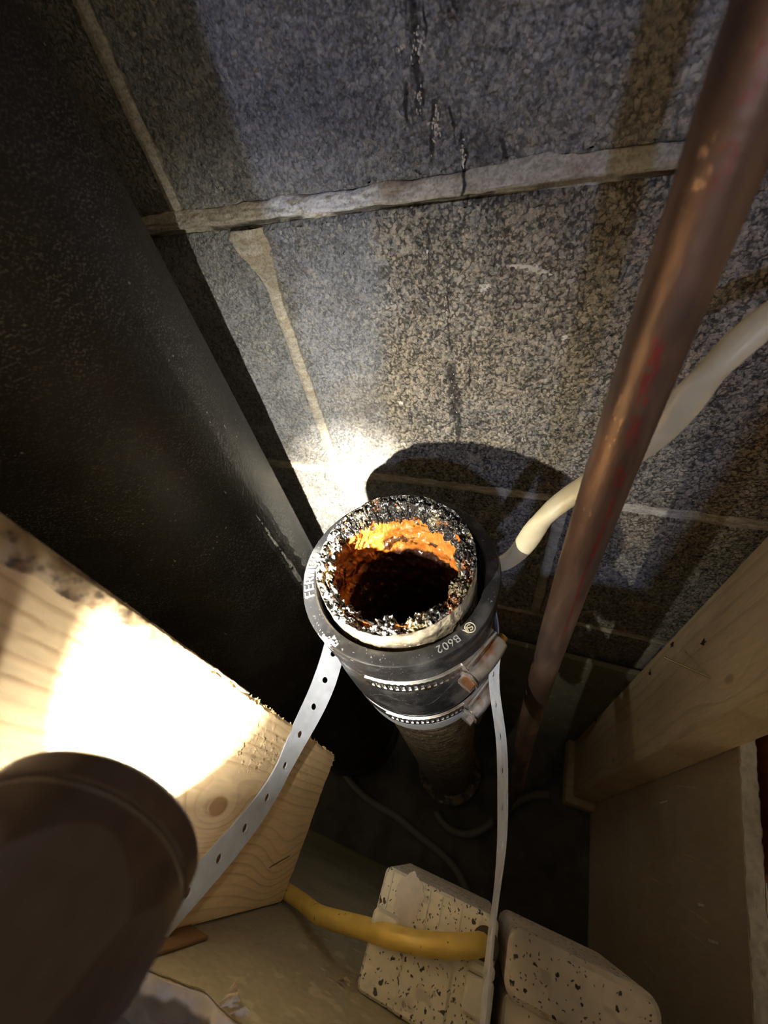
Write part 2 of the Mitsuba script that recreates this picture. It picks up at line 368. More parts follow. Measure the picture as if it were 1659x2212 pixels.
obj('rim_crust', grid(np.concatenate([P, under[None]]), close_v=True), 'crust', iron, smooth=True, label='black and silvery crumbling crust around the broken rim')
# bore: lumpy wet rust
L = []
for t in np.linspace(0, 1, 150):
    z = (top_z - .0005) * (1 - t) + (-.36) * t
    q = np.stack([CI * 5, SI * 5, z * 130 + CI * 0], 1)
    n1 = meshkit.fbm(q, 4, 21) - .5; n2 = np.abs(meshkit.fbm(q * 2.3, 3, 22) - .5)
    tongue = np.clip((ringnoise(5, 3, 24, 2.) - .45) * 5, 0, 1)
    rr = .0362 + .0075 * n1 - .004 * n2 - .0012 * np.clip(t * 5, 0, 1) + .0015
    L.append(np.stack([AX[0] + rr * CI, AX[1] + rr * SI, z], 1))
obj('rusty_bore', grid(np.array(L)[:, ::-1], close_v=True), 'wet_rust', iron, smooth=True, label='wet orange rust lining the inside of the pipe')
cap = trimesh.creation.cylinder(.042, .004, sections=48); cap.apply_translation([*AX, -.362])
obj('blockage', cap, 'rusty_iron', iron)

# ------------------------------------------------------------------ rubber coupling
CC = np.array([-.0602, .1030])
def rub(p, n, uv):
    dust = smoothstep(.5, .75, fbm(p.x * 90, p.y * 90, p.z * 60, 4)); sp = smoothstep(.86, .91, noise(p.x * 1500, p.y * 1500, p.z * 1500))
    c = mix((.013, .013, .014), (.055, .055, .055), dust * .8)
    c = mix(c, (.35, .34, .32), sp * .5)
    sm = dr.sqrt(dr.square((p.x + .0815) / .0050) + dr.square((p.y - .0545) / .0028) + dr.square((p.z + .180) / .006)) + 1.4 * (noise(p.x * 900, p.y * 900, p.z * 900) - .5)
    c = mix(c, (.72, .70, .66), (1 - smoothstep(.6, 1.1, sm)) * .9)
    wave = dr.abs(p.z + .238 + .010 * dr.sin(p.x * 150 + 1.0) - .25 * (p.x + .05)) / .0007 + 1.5 * noise(p.x * 300, p.z * 300, 1)
    c = mix(c, (.16, .16, .155), (1 - smoothstep(.6, 1.6, wave)) * .6)
    return c
mat('rubber', rub, lambda p, n, uv: .22 + .25 * fbm(p.x * 120, p.y * 120, p.z * 120, 3), lambda p, n, uv: .00016 * fbm(p.x * 420, p.y * 420, p.z * 420, 3), specular=.5)
mat('rubber_dusty', (.22, .22, .215), .5)
mat('rubber_mark', (.46, .42, .30), .6)
coup = thing('pipe_coupling', 'black rubber sleeve coupling with a thick lip slid over the broken pipe top', 'pipe coupling')
prof = [(-.2965, .0440), (-.2965, .0500), (-.2930, .0518), (-.2915, .0513), (-.2720, .0513), (-.2700, .0522), (-.2660, .0528), (-.2400, .0532), (-.2260, .0528), (-.2215, .0520), (-.2200, .0513), (-.2035, .0513), (-.2018, .0520),
        (-.1990, .0536), (-.1945, .0526), (-.1920, .0528), (-.1890, .0537), (-.1840, .0541), (-.1805, .0542), (-.1792, .0536), (-.1788, .0526), (-.1788, .0472), (-.1793, .0464), (-.1810, .0460), (-.2300, .0455), (-.2900, .0440)]
obj('sleeve', lathe(prof, (*CC, 0), n=160), 'rubber', coup, smooth=30)


def ring_text(text, h, r, start_deg, adv, z, depth=.0006, bold=False):
    """Raised letters on the lip, read clockwise from above with their tops outward."""
    ms = []; a = math.radians(start_deg)
    for chx in text:
        if chx == ' ': a -= adv / r; continue
        m = meshkit.text_mesh(chx, h, depth, bold)
        w = m.bounds[1][0]; m.apply_translation([-w / 2, -h / 2, 0])
        ac = a - w / 2 / r
        out = np.array([math.cos(ac), math.sin(ac), 0]); tang = np.array([math.sin(ac), -math.cos(ac), 0])
        M = np.eye(4); M[:3, 0] = tang; M[:3, 1] = out; M[:3, 2] = [0, 0, 1]; M[:3, 3] = np.array([CC[0], CC[1], z]) + r * out
        m.apply_transform(M); ms.append(m); a -= (w + adv) / r
    return cat(ms)


obj('raised_lettering', ring_text('FERNCO', .0052, .0501, 216, .0006, -.1789), 'rubber_dusty', coup, smooth=False, label='dusty raised letters on the lip')
obj('raised_number', ring_text('B602', .0034, .0500, -36.5, .0005, -.1789), 'rubber_dusty', coup, smooth=False, label='small raised code on the lip')
a = math.radians(-28.5); mc = np.array([CC[0] + .0500 * math.cos(a), CC[1] + .0500 * math.sin(a), -.1787])
tor = trimesh.creation.torus(.0024, .00028, 40, 8); tor.apply_translation(mc)
obj('round_mark', cat([tor, ring_text('SA', .0030, .0500, -27.0, -.0002, -.1789)]), 'rubber_mark', coup, smooth=False, label='round cream certification mark on the lip')

# ------------------------------------------------------------------ hose clamps
mat('steel', lambda p, n, uv: mix((.62, .60, .57), (.42, .30, .22), smoothstep(.5, .75, fbm(p.x * 120, p.y * 120, p.z * 120, 3)) * .6), lambda p, n, uv: .22 + .2 * noise(p.x * 300, p.y * 300, p.z * 300), metallic=1.0)
mat('rusty_steel', lambda p, n, uv: mix((.52, .50, .48), (.36, .18, .09), smoothstep(.50, .74, fbm(p.x * 130 + 2, p.y * 130, p.z * 130, 3))), lambda p, n, uv: .30 + .25 * noise(p.x * 300, p.y * 300, p.z * 300), metallic=.9)


def P3(r, deg, z): a = np.radians(deg); return np.stack([CC[0] + r * np.cos(a), CC[1] + r * np.sin(a), np.broadcast_to(z, np.shape(a))], -1)


def band(r, a0, a1, z0, z1, th=.0006, n=120):
    a = np.linspace(a0, a1, n)
    loop = [P3(r, a, z1), P3(r + th, a, z1 - th * .3), P3(r + th, a, z0 + th * .3), P3(r, a, z0)]
    m = grid(np.stack(loop, 1), close_v=True); return m


def slotted(r, a0, a1, z0, z1, slots, th=.0008):
    """Band end with a row of real slots: two rails, rungs between them, a raised upper edge."""
    ms = [band(r, a0, a1, z0, z0 + (z1 - z0) * .24, th, 50), band(r, a0, a1, z1 - (z1 - z0) * .30, z1, th, 50)]
    e = np.linspace(a0, a1, slots + 1); w = (a1 - a0) / slots
    for k in range(slots + 1):
        ms.append(band(r + .0001, e[k] - w * .22, e[k] + w * .22, z0 + .0004, z1 - .0004, th, 3))
    return cat(ms)


def clamp(zc, off, label):
    c = thing('hose_clamp', label, 'hose clamp', 'clamps around the rubber coupling')
    h = .0064
    obj('band', band(.05165, 0, 360, zc - h, zc + h, n=160), 'steel', c, smooth=30)
    tl, tr = -94 + off, -36 + off
    obj('slotted_tail', slotted(.0524, tl, tr, zc - h, zc + h, 16), 'steel', c, smooth=False, label='bright slotted band end')
    e = band(.0524, tl - 2.4, tl, zc - h * .8, zc + h * .8, .0008, 4)
    obj('tail_tip', e, 'steel', c, smooth=False)
    # housing: saddle plus screw barrel, laid along the band
    am = -25 + off; ar = math.radians(am)
    out = np.array([math.cos(ar), math.sin(ar), 0]); tan = np.array([-math.sin(ar), math.cos(ar), 0]); up = np.array([0, 0, 1.])
    O = np.array([CC[0], CC[1], zc]) + .0522 * out
    def place(m):
        M = np.eye(4); M[:3, 0] = tan; M[:3, 1] = out; M[:3, 2] = up; M[:3, 3] = O; m.apply_transform(M); return m
    L2 = .0125
    # cross-section of the housing in (out, up): a strap that hugs the band and swells into a half round over the screw
    cs = [(.0000, .0088), (.0018, .0090), (.0027, .0082), (.0031, .0064), (.0033, .0050)] + [(.0064 + .0048 * math.cos(t), .0002 + .0050 * math.sin(t)) for t in np.linspace(math.radians(122), math.radians(-112), 18)] + [(.0026, -.0078), (.0, -.0080)]
    ms = []
    prof_pts = np.array(cs)
    xs = np.linspace(-L2, L2, 9)
    bend = -(xs ** 2) / (2 * .056) * .9
    Pq = np.stack([np.stack([np.full(len(cs), x), prof_pts[:, 0] + b, prof_pts[:, 1]], 1) for x, b in zip(xs, bend)])
    hm = grid(Pq, close_v=True)
    for e0 in (0, -1):
        ctr = Pq[e0].mean(0); k = len(cs); vv = np.vstack([Pq[e0], ctr])
        hm = cat([hm, trimesh.Trimesh(vv, [[i, (i + 1) % k, k] for i in range(k)], process=False)])
    ridge = trimesh.creation.cylinder(.0010, 2 * L2 * .98, sections=12); ridge.apply_transform(trimesh.transformations.rotation_matrix(math.pi / 2, [0, 1, 0])); ridge.apply_translation([0, .0026, .0084])
    hous = place(hm); hous.fix_normals()
    obj('screw_housing', hous, 'rusty_steel', c, smooth=30, label='rust tinged screw housing')
    obj('housing_lip', place(ridge), 'rusty_steel', c)
    # screw: shank end, collar, slotted hex head on the left, brass coloured tip on the right
    def cyl(r, x0, x1, sides, y=.0074, z=.0002):
        m = trimesh.creation.cylinder(r, x1 - x0, sections=sides); m.apply_transform(trimesh.transformations.rotation_matrix(math.pi / 2, [0, 1, 0])); m.apply_translation([(x0 + x1) / 2, y - .002, z]); return m
    obj('screw', place(cat([cyl(.0044, -L2 - .0062, -L2 - .0012, 6), cyl(.0054, -L2 - .0026, -L2 - .0014, 28), cyl(.0034, -L2 - .0014, -L2 + .002, 18)])), 'rusty_steel', c, smooth=30, label='slotted hex screw head')
    obj('screw_tip', place(cyl(.0028, L2 - .002, L2 + .0035, 14)), 'brass', c)
    return c


mat('brass', (.42, .25, .07), .4, metallic=.9)
clamp(-.2116, 0, 'upper steel worm drive clamp, just under the lip of the black rubber coupling')
clamp(-.2815, 0, 'lower steel worm drive clamp, at the bottom end of the black rubber coupling')

# ------------------------------------------------------------------ perforated hanger strap
mat('strap_plastic', lambda p, n, uv: mi.Color3f(.46, .485, .53) * (.85 + .3 * fbm(p.x * 200, p.y * 200, p.z * 200, 3)), .42, lambda p, n, uv: .00012 * noise(p.x * 900, p.y * 900, p.z * 900), specular=.5)
mat('hole_dark', (.05, .05, .055), .6)


def ribbon(path, width_dir, w, th=.0009, hole_at=(), hole=.0019):
    """Flat strap with real holes: cells near a hole are cut and the rest kept."""
    path = np.asarray(path, float)
    t = np.gradient(path, axis=0); t /= np.linalg.norm(t, axis=1, keepdims=True)
    wd = np.asarray(width_dir, float); wd = np.broadcast_to(wd, path.shape); wd = wd - t * (wd * t).sum(1, keepdims=True); wd /= np.linalg.norm(wd, axis=1, keepdims=True)
    nn = np.cross(t, wd); s = np.r_[0, np.cumsum(np.linalg.norm(np.diff(path, axis=0), axis=1))]
    poly = Polygon([(0, -w / 2), (s[-1], -w / 2), (s[-1], w / 2), (0, w / 2)])
    from shapely.geometry import Point
    for h in hole_at: poly = poly.difference(Point(h, 0).buffer(hole, 10))
    m = trimesh.creation.extrude_polygon(poly, th, engine='earcut')
    m = m.subdivide_to_size(.0035, max_iter=12)
    v = m.vertices; f = lambda A: np.stack([np.interp(v[:, 0], s, A[:, k]) for k in range(3)], 1)
    return trimesh.Trimesh(f(path) + v[:, 1:2] * f(wd) + (v[:, 2:3] - th / 2) * f(nn), m.faces, process=False)


SW = .0160
strap = thing('hanger_strap', 'pale perforated hanger strap slung round the coupling and across the cut stud', 'strap')
left = spline([(-.1100, -.0610, -.2060), (-.1094, -.0326, -.2365), (-.1090, -.0065, -.2535), (-.1088, .0156, -.2570), (-.1086, .0448, -.2615), (-.1100, .0700, -.2600), (-.1150, .0980, -.2560)], 140)
obj('strap_length', ribbon(left, np.stack([np.interp(np.linspace(0, 1, 140), [0, .45, .75, .92, 1], w_) for w_ in ((-.1, -.15, -.8, -.7, -.35), (-.3, -.3, 0, 0, 0), (1., 1., .6, .7, 1.))], 1), SW, hole_at=[.012 + .0175 * k for k in range(9)]), 'strap_plastic', strap, smooth=False)
loop = P3(.0560, np.linspace(184, -2, 90), np.linspace(-.2555, -.2560, 90))
obj('strap_loop', ribbon(loop, (0, 0, 1), SW), 'strap_plastic', strap, smooth=False)
right = spline([(-.0044, .1000, -.2560), (-.0015, .0800, -.2640), (.0066, .0563, -.2748), (.0110, .0342, -.2790), (.0140, .0100, -.2745), (.0143, -.0056, -.2680), (.0136, -.0216, -.2590), (.0134, -.0391, -.2390), (.0132, -.0470, -.2250), (.0130, -.0560, -.2060)], 160)
obj('strap_length', ribbon(right, np.stack([np.interp(np.linspace(0, 1, 160), [0, .35, .6, 1], w_) for w_ in ((.45, .30, .10, .05), (-.4, -.1, .5, 1.), (1., 1., 1., .5))], 1), SW, hole_at=[.012 + .0175 * k for k in range(9)]), 'strap_plastic', strap, smooth=False)
collar = P3(.0504, np.linspace(0, 360, 120), np.full(120, -.3060))
obj('strap_collar', ribbon(collar, (0, 0, 1), .0150, .0012), 'strap_plastic', strap, smooth=False)

# ------------------------------------------------------------------ copper pipe
def copper_color(p, n, uv):
    m = fbm(p.x * 150, p.y * 150, p.z * 18, 4); k = fbm(p.x * 60, p.y * 60, p.z * 30, 3)
    c = mix((.150, .095, .066), (.28, .175, .120), smoothstep(.3, .7, m))
    c = mix(c, (.10, .075, .066), smoothstep(.45, .70, k) * .65)
    wb = smoothstep(.5, .62, noise(p.z * 260, 3.3) * .55 + noise(p.x * 800, p.y * 800, p.z * 1000) * .45)
    az = dr.atan2(p.y - (.1249 + .077 * p.z), p.x - (.0276 + .027 * p.z + .08 * p.z * p.z))
    mid_az = -1.62 + dr.clip(-8.3 * (p.z + .066), -.1, .36)
    line = (1 - smoothstep(.05, .12, dr.abs(az - mid_az - .03 * dr.sin(p.z * 90)))) * (.4 + .6 * noise(p.z * 300, 2.2))
    row = 1 - smoothstep(.17, .24, dr.abs(az - mid_az))
    glyph = smoothstep(.42, .58, cell_rand(dr.floor(p.z * 520), dr.floor((az - mid_az) * 9 + 40)) * .5 + noise(p.z * 900, az * 22) * .6) * smoothstep(.25, .4, noise(p.z * 170, 1.7))
    red = dr.maximum(line * smoothstep(-.108, -.115, p.z) * smoothstep(-.225, -.20, p.z) * 1.4, row * glyph * smoothstep(-.112, -.104, p.z) * smoothstep(-.052, -.060, p.z))
    red = dr.maximum(red, row * glyph * .5 * smoothstep(-.036, -.033, p.z) * smoothstep(.03, -.01, p.z))
    worn = smoothstep(.60, .70, fbm(az * 9, p.z * 420, 7, 3)) * (1 - smoothstep(.10, .32, dr.abs(az + 2.16))) * smoothstep(.45, .6, noise(p.z * 80, 4.4)) * smoothstep(-.135, -.115, p.z)
    c = mix(c, (.80, .52, .28), worn * .8)
    c = mix(c, (.36, .022, .022), dr.minimum(red, 1.2) * (.25 + .5 * smoothstep(.35, .65, fbm(p.z * 900, az * 30, 3, 2))))
    return c
mat('copper', copper_color, lambda p, n, uv: .36 + .22 * fbm(p.x * 200, p.y * 200, p.z * 40, 3), lambda p, n, uv: .00030 * fbm(p.x * 160, p.y * 160, p.z * 240, 3), metallic=.7)
cz = np.r_[np.linspace(.25, -.6, 90), np.linspace(-.62, -.895, 12)]
cq = np.clip(cz, -.6, .0)
cpath = np.stack([.0276 + .027 * cz + .08 * cq ** 2, .1249 + .077 * cz, cz], 1)
obj('copper_pipe', tube(cpath, .00795, up=(0, 1, 0), sides=40), 'copper', label='tarnished copper water pipe with faded red printing rising past the right of the coupling', category='pipe')

# ------------------------------------------------------------------ cables
mat('cream_sheath', lambda p, n, uv: mi.Color3f(.86, .75, .48) * (.82 + .3 * fbm(p.x * 90, p.y * 90, p.z * 90, 3)), .42, specular=.4)
obj('cable', tube(spline([(.150, .1650, -.015), (.0950, .1570, -.0480), (.0606, .1526, -.0703), (.0511, .1475, -.0850), (.0455, .1480, -.1080), (.0346, .1510, -.1343), (.0119, .1420, -.1593), (-.0001, .1400, -.1963), (-.0079, .1420, -.2142), (-.020, .1630, -.2480), (-.030, .1750, -.32), (-.030, .19, -.5), (-.03, .20, -.89)], 160), .0060, .0046, up=(.2, .3, 1), sides=28),
    'cream_sheath', label='cream sheathed electrical cable slanting behind the copper pipe', category='cable')
mat('yellow_sheath', lambda p, n, uv: mi.Color3f(.66, .46, .10) * (.80 + .35 * fbm(p.x * 120, p.y * 120, p.z * 120, 3)) * (1 - .8 * smoothstep(.90, .94, noise(p.x * 520, p.y * 520, p.z * 520))), .45, specular=.4)
obj('cable', tube(spline([(-.20, -.055, -.385), (-.150, -.0600, -.366), (-.118, -.0612, -.3560), (-.100, -.0602, -.3450), (-.075, -.0555, -.3110), (-.0435, -.0465, -.2840), (-.018, -.0405, -.2735), (-.0015, -.0355, -.2735), (.0070, -.0325, -.2765), (.0125, -.0305, -.2850), (.0135, -.0300, -.2960)], 120), .0045, .0041, up=(0, .6, 1), sides=24),
    'yellow_sheath', label='yellow sheathed cable running from under the cut stud into the white box', category='cable')
mat('grey_sheath', (.20, .18, .15), .6)
obj('cable', tube(spline([(-.30, .060, -.893), (-.238, .0255, -.893), (-.180, .008, -.893), (-.144, .0047, -.893), (-.090, -.008, -.893), (-.042, -.020, -.893), (.02, -.09, -.893)], 60), .006, sides=14), 'grey_sheath', label='thin grey cable lying on the dark floor left of the pipes', category='cable')
obj('cable', tube(spline([(-.070, .035, -.893), (-.035, .018, -.893), (-.010, .022, -.893), (.020, .045, -.893), (.048, .078, -.893), (.080, .108, -.893), (.113, .122, -.893)], 60), .006, sides=14), 'grey_sheath', label='grey cable curling round the foot of the iron pipe towards the right timber', category='cable')

# ------------------------------------------------------------------ timber
def pine(field, light=(.76, .56, .32), dark=(.42, .24, .095), freq=230., amt=.48):
    def fn(p, n, uv):
        g = field(p) + .0022 * (fbm(p.x * 40, p.y * 40, p.z * 9, 3) - .5)
        s = g * freq; fr = s - dr.floor(s)
        late = smoothstep(.55, .93, fr) * (1 - smoothstep(.95, 1.0, fr)) * (.45 + .55 * cell_rand(dr.floor(s), 2))
        fib = fbm(p.x * 900, p.y * 900, p.z * 60, 3)
        c = mix(light, dark, late * amt)
        c = c * (.86 + .28 * fib) * (.85 + .3 * fbm(p.x * 25, p.y * 25, p.z * 12, 3))
        return c
    return fn


def stud_field(p):
    dy, dz = p.y + .0262, p.z + .2080
    g = p.y + .0005 * dr.sin(p.z * 60)
    return g + .024 * dr.exp(-(dr.square(dy / .011) + dr.square(dz / .030))) * .9 + .010 * dr.exp(-(dr.square((p.y + .045) / .02) + dr.square((p.z + .315) / .03)))


stud_base = pine(stud_field)
def stud_color(p, n, uv):
    c = stud_base(p, n, uv)
    k = dr.sqrt(dr.square((p.y + .0225) / .0042) + dr.square((p.z + .2085) / .0085))
    c = mix(c, (.36, .17, .06), (1 - smoothstep(.75, 1.05, k)) * .75)
    pitch = smoothstep(.62, .75, fbm(p.y * 420, p.z * 220, 3, 3)) * smoothstep(.012, .004, dr.abs(p.y - .004)) * smoothstep(-.20, -.22, p.z)
    c = c * (1 - .25 * pitch)
    ck = dr.abs(p.y + .045 + .2 * (p.z + .31)) / .0006 + 2 * smoothstep(.012, .018, dr.abs(p.z + .315))
    return c * (1 - .75 * (1 - smoothstep(.5, 1.2, ck)))
mat('pine_stud', stud_color, .62, lambda p, n, uv: .00035 * fbm(p.y * 700, p.x * 700, p.z * 120, 3) + .0008 * smoothstep(.60, .75, fbm(p.y * 480, p.z * 260, 3, 3)) * smoothstep(.015, .004, dr.abs(p.y - .004)) * smoothstep(-.19, -.22, p.z))
mat('bark', lambda p, n, uv: mix((.16, .10, .05), (.42, .31, .18), smoothstep(.35, .65, fbm(p.x * 260, p.y * 260, p.z * 140, 4))) * (.4 + .6 * smoothstep(.3, .5, fbm(p.x * 400, p.y * 400, p.z * 260, 3))), .9, lambda p, n, uv: .0012 * fbm(p.x * 300, p.y * 300, p.z * 200, 3))
mat('splinter', (.62, .40, .17), .7)


def plank(face_x, depth_x, y0, y1, z_end, z_top, seed, step=.002, rag=.0025, edge_rough=.0006):
    """Upright board: a loop around its section swept along z, with a ragged sawn lower end."""
    c = .0022; xa, xb = face_x, face_x + depth_x; s = np.sign(depth_x)
    sec = [(xa, y0 + c)] + [(xa, y) for y in np.linspace(y0 + c, y1 - c, 24)[1:-1]] + [(xa, y1 - c), (xa + s * c * .4, y1 - c * .3), (xa + s * c, y1), (xb - s * c, y1), (xb, y1 - c), (xb, y0 + c), (xb - s * c, y0), (xa + s * c, y0), (xa + s * c * .4, y0 + c * .3)]
    sec = np.array(sec); zs = ngrid(z_end, z_top, step)
    P = np.stack([np.broadcast_to(sec[:, 0], (len(zs), len(sec))), np.broadcast_to(sec[:, 1], (len(zs), len(sec))), np.broadcast_to(zs[:, None], (len(zs), len(sec)))], -1).copy()
    P[..., :2] += edge_rough * (meshkit.fbm(P * np.array([200, 200, 120]), 3, seed)[..., None] - .5)
    q = np.c_[sec * 260, sec[:, 0] * 0]
    P[0, :, 2] += rag * (meshkit.fbm(q, 3, seed + 2) - .5) * 2
    P[1, :, 2] = np.maximum(P[1, :, 2], P[0, :, 2] + .0002)
    lo = np.r_[sec.mean(0), z_end + .001]; hi = np.r_[sec.mean(0), z_top]
    P = np.concatenate([np.broadcast_to(lo, (1, len(sec), 3)), P, np.broadcast_to(hi, (1, len(sec), 3))])
    m = grid(P, close_v=True); m.fix_normals(); return m


SX = -.1115
stud = thing('cut_stud', 'bright pine stud sawn off at its lower end beside the flashlight', 'wood stud')
obj('board', plank(SX, -.038, -.0666, .0222, -.3470, .30, 5), 'pine_stud', stud, smooth=30)
zz = np.r_[ngrid(.02, -.185, .0012)]
w = .0085 * np.clip((zz + .135) / .10, 0, 1) ** .7 + .0016 + .0028 * (meshkit.fbm(np.stack([zz * 130, zz * 0, zz * 0], 1), 3, 3) - .5)
v = np.linspace(0, 1, 10)
Pw = np.stack([SX + .0007 * np.sin(np.pi * v)[None] * np.ones((len(zz), 1)) + .0002 - .0009 * (v[None] > .93), .0226 - w[:, None] * (1 - v)[None], np.broadcast_to(zz[:, None], (len(zz), 10))], -1)
Pw[..., 0] += .0012 * (meshkit.fbm(Pw * 420, 3, 4) - .35) * np.sin(np.pi * v)[None]
obj('bark_edge', grid(Pw), 'bark', stud, smooth=True, label='strip of brown bark along the edge')
# splinters along the torn edge and the sawn end
sp = []
for k in range(110):
    z = rng.uniform(-.345, -.095); y = .0215 + rng.uniform(-.0006, .0006)
    d = np.array([rng.uniform(-.3, .5), rng.uniform(.5, 1.), rng.uniform(-.6, .3)]); d /= np.linalg.norm(d)
    sp.append(tube(np.array([[SX - .001, y, z], [SX - .001, y, z] + d * rng.uniform(.0004, .0014)]), np.array([.0006, .0002]), up=(.3, .2, 1), sides=5))
for k in range(60):
    y = rng.uniform(-.064, .021) if k > 14 else rng.uniform(.013, .0205)
    l = rng.uniform(.0004, .0013) * (3.2 if k <= 14 else 1)
    b = np.array([SX - rng.uniform(.0003, .003), y, -.3465]); d = np.array([rng.uniform(-.1, .5), rng.uniform(-.2, .5), -1.]); d /= np.linalg.norm(d)
    sp.append(tube(np.array([b, b + d * l]), np.array([.0007, .00015]), up=(1, .2, 0), sides=5))
obj('splinters', cat(sp), 'splinter', stud, smooth=False, kind='stuff', label='torn splinters along the edge and sawn end')
mat('shim_wood', lambda p, n, uv: mi.Color3f(.17, .095, .042) * (.7 + .6 * fbm(p.x * 200, p.y * 200, p.z * 40, 3)), .7)
obj('wood_shim', cbox([-.1290, -.0670, -.236], [-.1020, -.0655, -.190], .0004), 'shim_wood', smooth=False, label='thin orange-brown wood shim between the cut stud and the board back below the flashlight', category='shim')


def rt_field(p):
    g = p.y * .9 + .0020 * dr.sin(p.z * 22)
    for yk, zk, a in ((.144, -.313, .014), (.143, -.60, .012)):
        g = g + a * dr.exp(-(dr.square((p.y - yk) / .012) + dr.square((p.z - zk) / .035)))
    return g


rt_base = pine(rt_field, (.78, .60, .37), (.46, .31, .15), 85., .34)
def rt_color(p, n, uv):
    c = rt_base(p, n, uv)
    for yk, zk in ((.1473, -.3128), (.1440, -.607)):
        k = dr.sqrt(dr.square((p.y - yk) / .0042) + dr.square((p.z - zk) / .0075))
        c = mix(c, (.33, .20, .10), (1 - smoothstep(.4, 1.1, k)) * .55)
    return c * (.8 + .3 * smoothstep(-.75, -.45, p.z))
mat('pine_right', rt_color, .68, lambda p, n, uv: .00030 * fbm(p.y * 600, p.x * 600, p.z * 120, 3) + .0016 * smoothstep(.128 + .004, .128, p.y) * fbm(p.y * 400, p.x * 400, p.z * 200, 3))
mat('gouge', (.035, .026, .016), .9)
RX = .147
rt = thing('wall_stud', 'tan timber stud standing against the block wall on the right with a nail in it', 'wood stud')
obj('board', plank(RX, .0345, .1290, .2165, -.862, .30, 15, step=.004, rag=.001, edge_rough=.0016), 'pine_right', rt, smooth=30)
for y, z, s in ((.2085, -.3980, .0042), (.1849, -.3401, .0042), (.2030, -.4607, .0046), (.213, -.70, .005)):
    pts = []
    for k in range(11):
        a = k / 11 * 2 * math.pi; rr = s * (.35 + .65 * rng.random()) * (1 if k % 2 else .55); pts.append((y + rr * math.cos(a) * .8, z + rr * math.sin(a) * 1.3))
    m = trimesh.creation.extrude_polygon(Polygon(pts).buffer(0), .0006, engine='earcut')
    vv = m.vertices.copy(); m.vertices = np.stack([RX - .0008 + vv[:, 2], vv[:, 0], vv[:, 1]], 1); m.fix_normals()
    obj('gouge', m, 'gouge', rt, smooth=False, label='dark torn nail hole')
mat('nail_metal', (.55, .47, .24), .38, metallic=.8)
nb, nt = np.array([RX + .001, .1563, -.3377]), np.array([.1200, .1668, -.3430])
nd = (nb - nt) / np.linalg.norm(nb - nt)
obj('nail', tube(np.array([nb, nt + nd * .0012, nt + nd * .0009, nt]), np.array([.00085, .00085, .0012, .0011]), up=(0, 0, 1), sides=12), 'nail_metal', label='thin brassy nail sticking out of the right timber stud', category='nail')
obj('sill_block', cbox([.1360, .1180, FLOOR], [.2000, .2165, -.864], .002), 'pine_right', smooth=False, label='dark wood plate on the floor under the foot of the right stud', category='wood plate')

# ------------------------------------------------------------------ hardboard against the wall
mat('olive_board', lambda p, n, uv: mi.Color3f(.26, .245, .17) * (.7 + .6 * fbm(p.x * 30, p.y * 30, p.z * 30, 4)) + mi.Color3f(.4) * smoothstep(.93, .95, noise(p.x * 260, p.z * 260, 4)), .7)
obj('backing_panel', cbox([-.095, .2190, FLOOR], [.330, .2255, -.512], .001), 'olive_board', smooth=False, label='smooth olive panel standing against the foot of the block wall behind the copper pipe', category='panel')

# ------------------------------------------------------------------ drywall on the right
mat('drywall_paper', lambda p, n, uv: (mix((.38, .31, .205), (.49, .40, .27), fbm(p.x * 25, p.y * 25, p.z * 14, 4)) * (.9 + .2 * fbm(p.x * 300, p.y * 500, p.z * 60, 2))
    + mi.Color3f(.10, .09, .07) * smoothstep(.80, .86, fbm(p.y * 260 + p.z * 40, p.z * 8, 3, 3))), .85)
mat('gypsum', lambda p, n, uv: mi.Color3f(.62, .58, .50) * (.60 + .6 * fbm(p.x * 260, p.y * 260, p.z * 260, 4)), .95, lambda p, n, uv: .0018 * fbm(p.x * 330, p.y * 330, p.z * 330, 4))
DX = .1818


def torn_sheet(edge, z_low, axis, lo, hi, seed, rag):
    """Sheet whose upper edge follows edge(s) with a ragged break; axis 'yz' stands at x, axis 'xz' at y; lo..hi is its thickness."""
    s = ngrid(edge[0][0], edge[-1][0], .002); zt = np.interp(s, *np.array(edge).T)
    t = np.linspace(0, 1, 9)
    q = np.stack([np.broadcast_to(s[:, None], (len(s), 9)), np.broadcast_to(t * .0127, (len(s), 9)), np.zeros((len(s), 9))], -1)
    Zt = zt[:, None] + rag * (meshkit.fbm(q * 240, 4, seed) - .5) - rag * .8 * t ** 2
    X = lo + (hi - lo) * t
    top = np.stack([np.broadcast_to(s[:, None], Zt.shape), np.broadcast_to(X, Zt.shape), Zt], -1)
    a = top[:, :1].copy(); a[..., 2] = z_low; b = top[:, -1:].copy(); b[..., 2] = z_low
    P = np.concatenate([a, top, b], 1)
    P = P[..., [1, 0, 2]] if axis == 'yz' else P
    m = grid(P, close_v=True)
    for e in (0, -1):
        k = P.shape[1]; vv = np.vstack([P[e], P[e].mean(0)])
        m = cat([m, trimesh.Trimesh(vv, [[i, (i + 1) % k, k] for i in range(k)], process=False)])
    return m, top


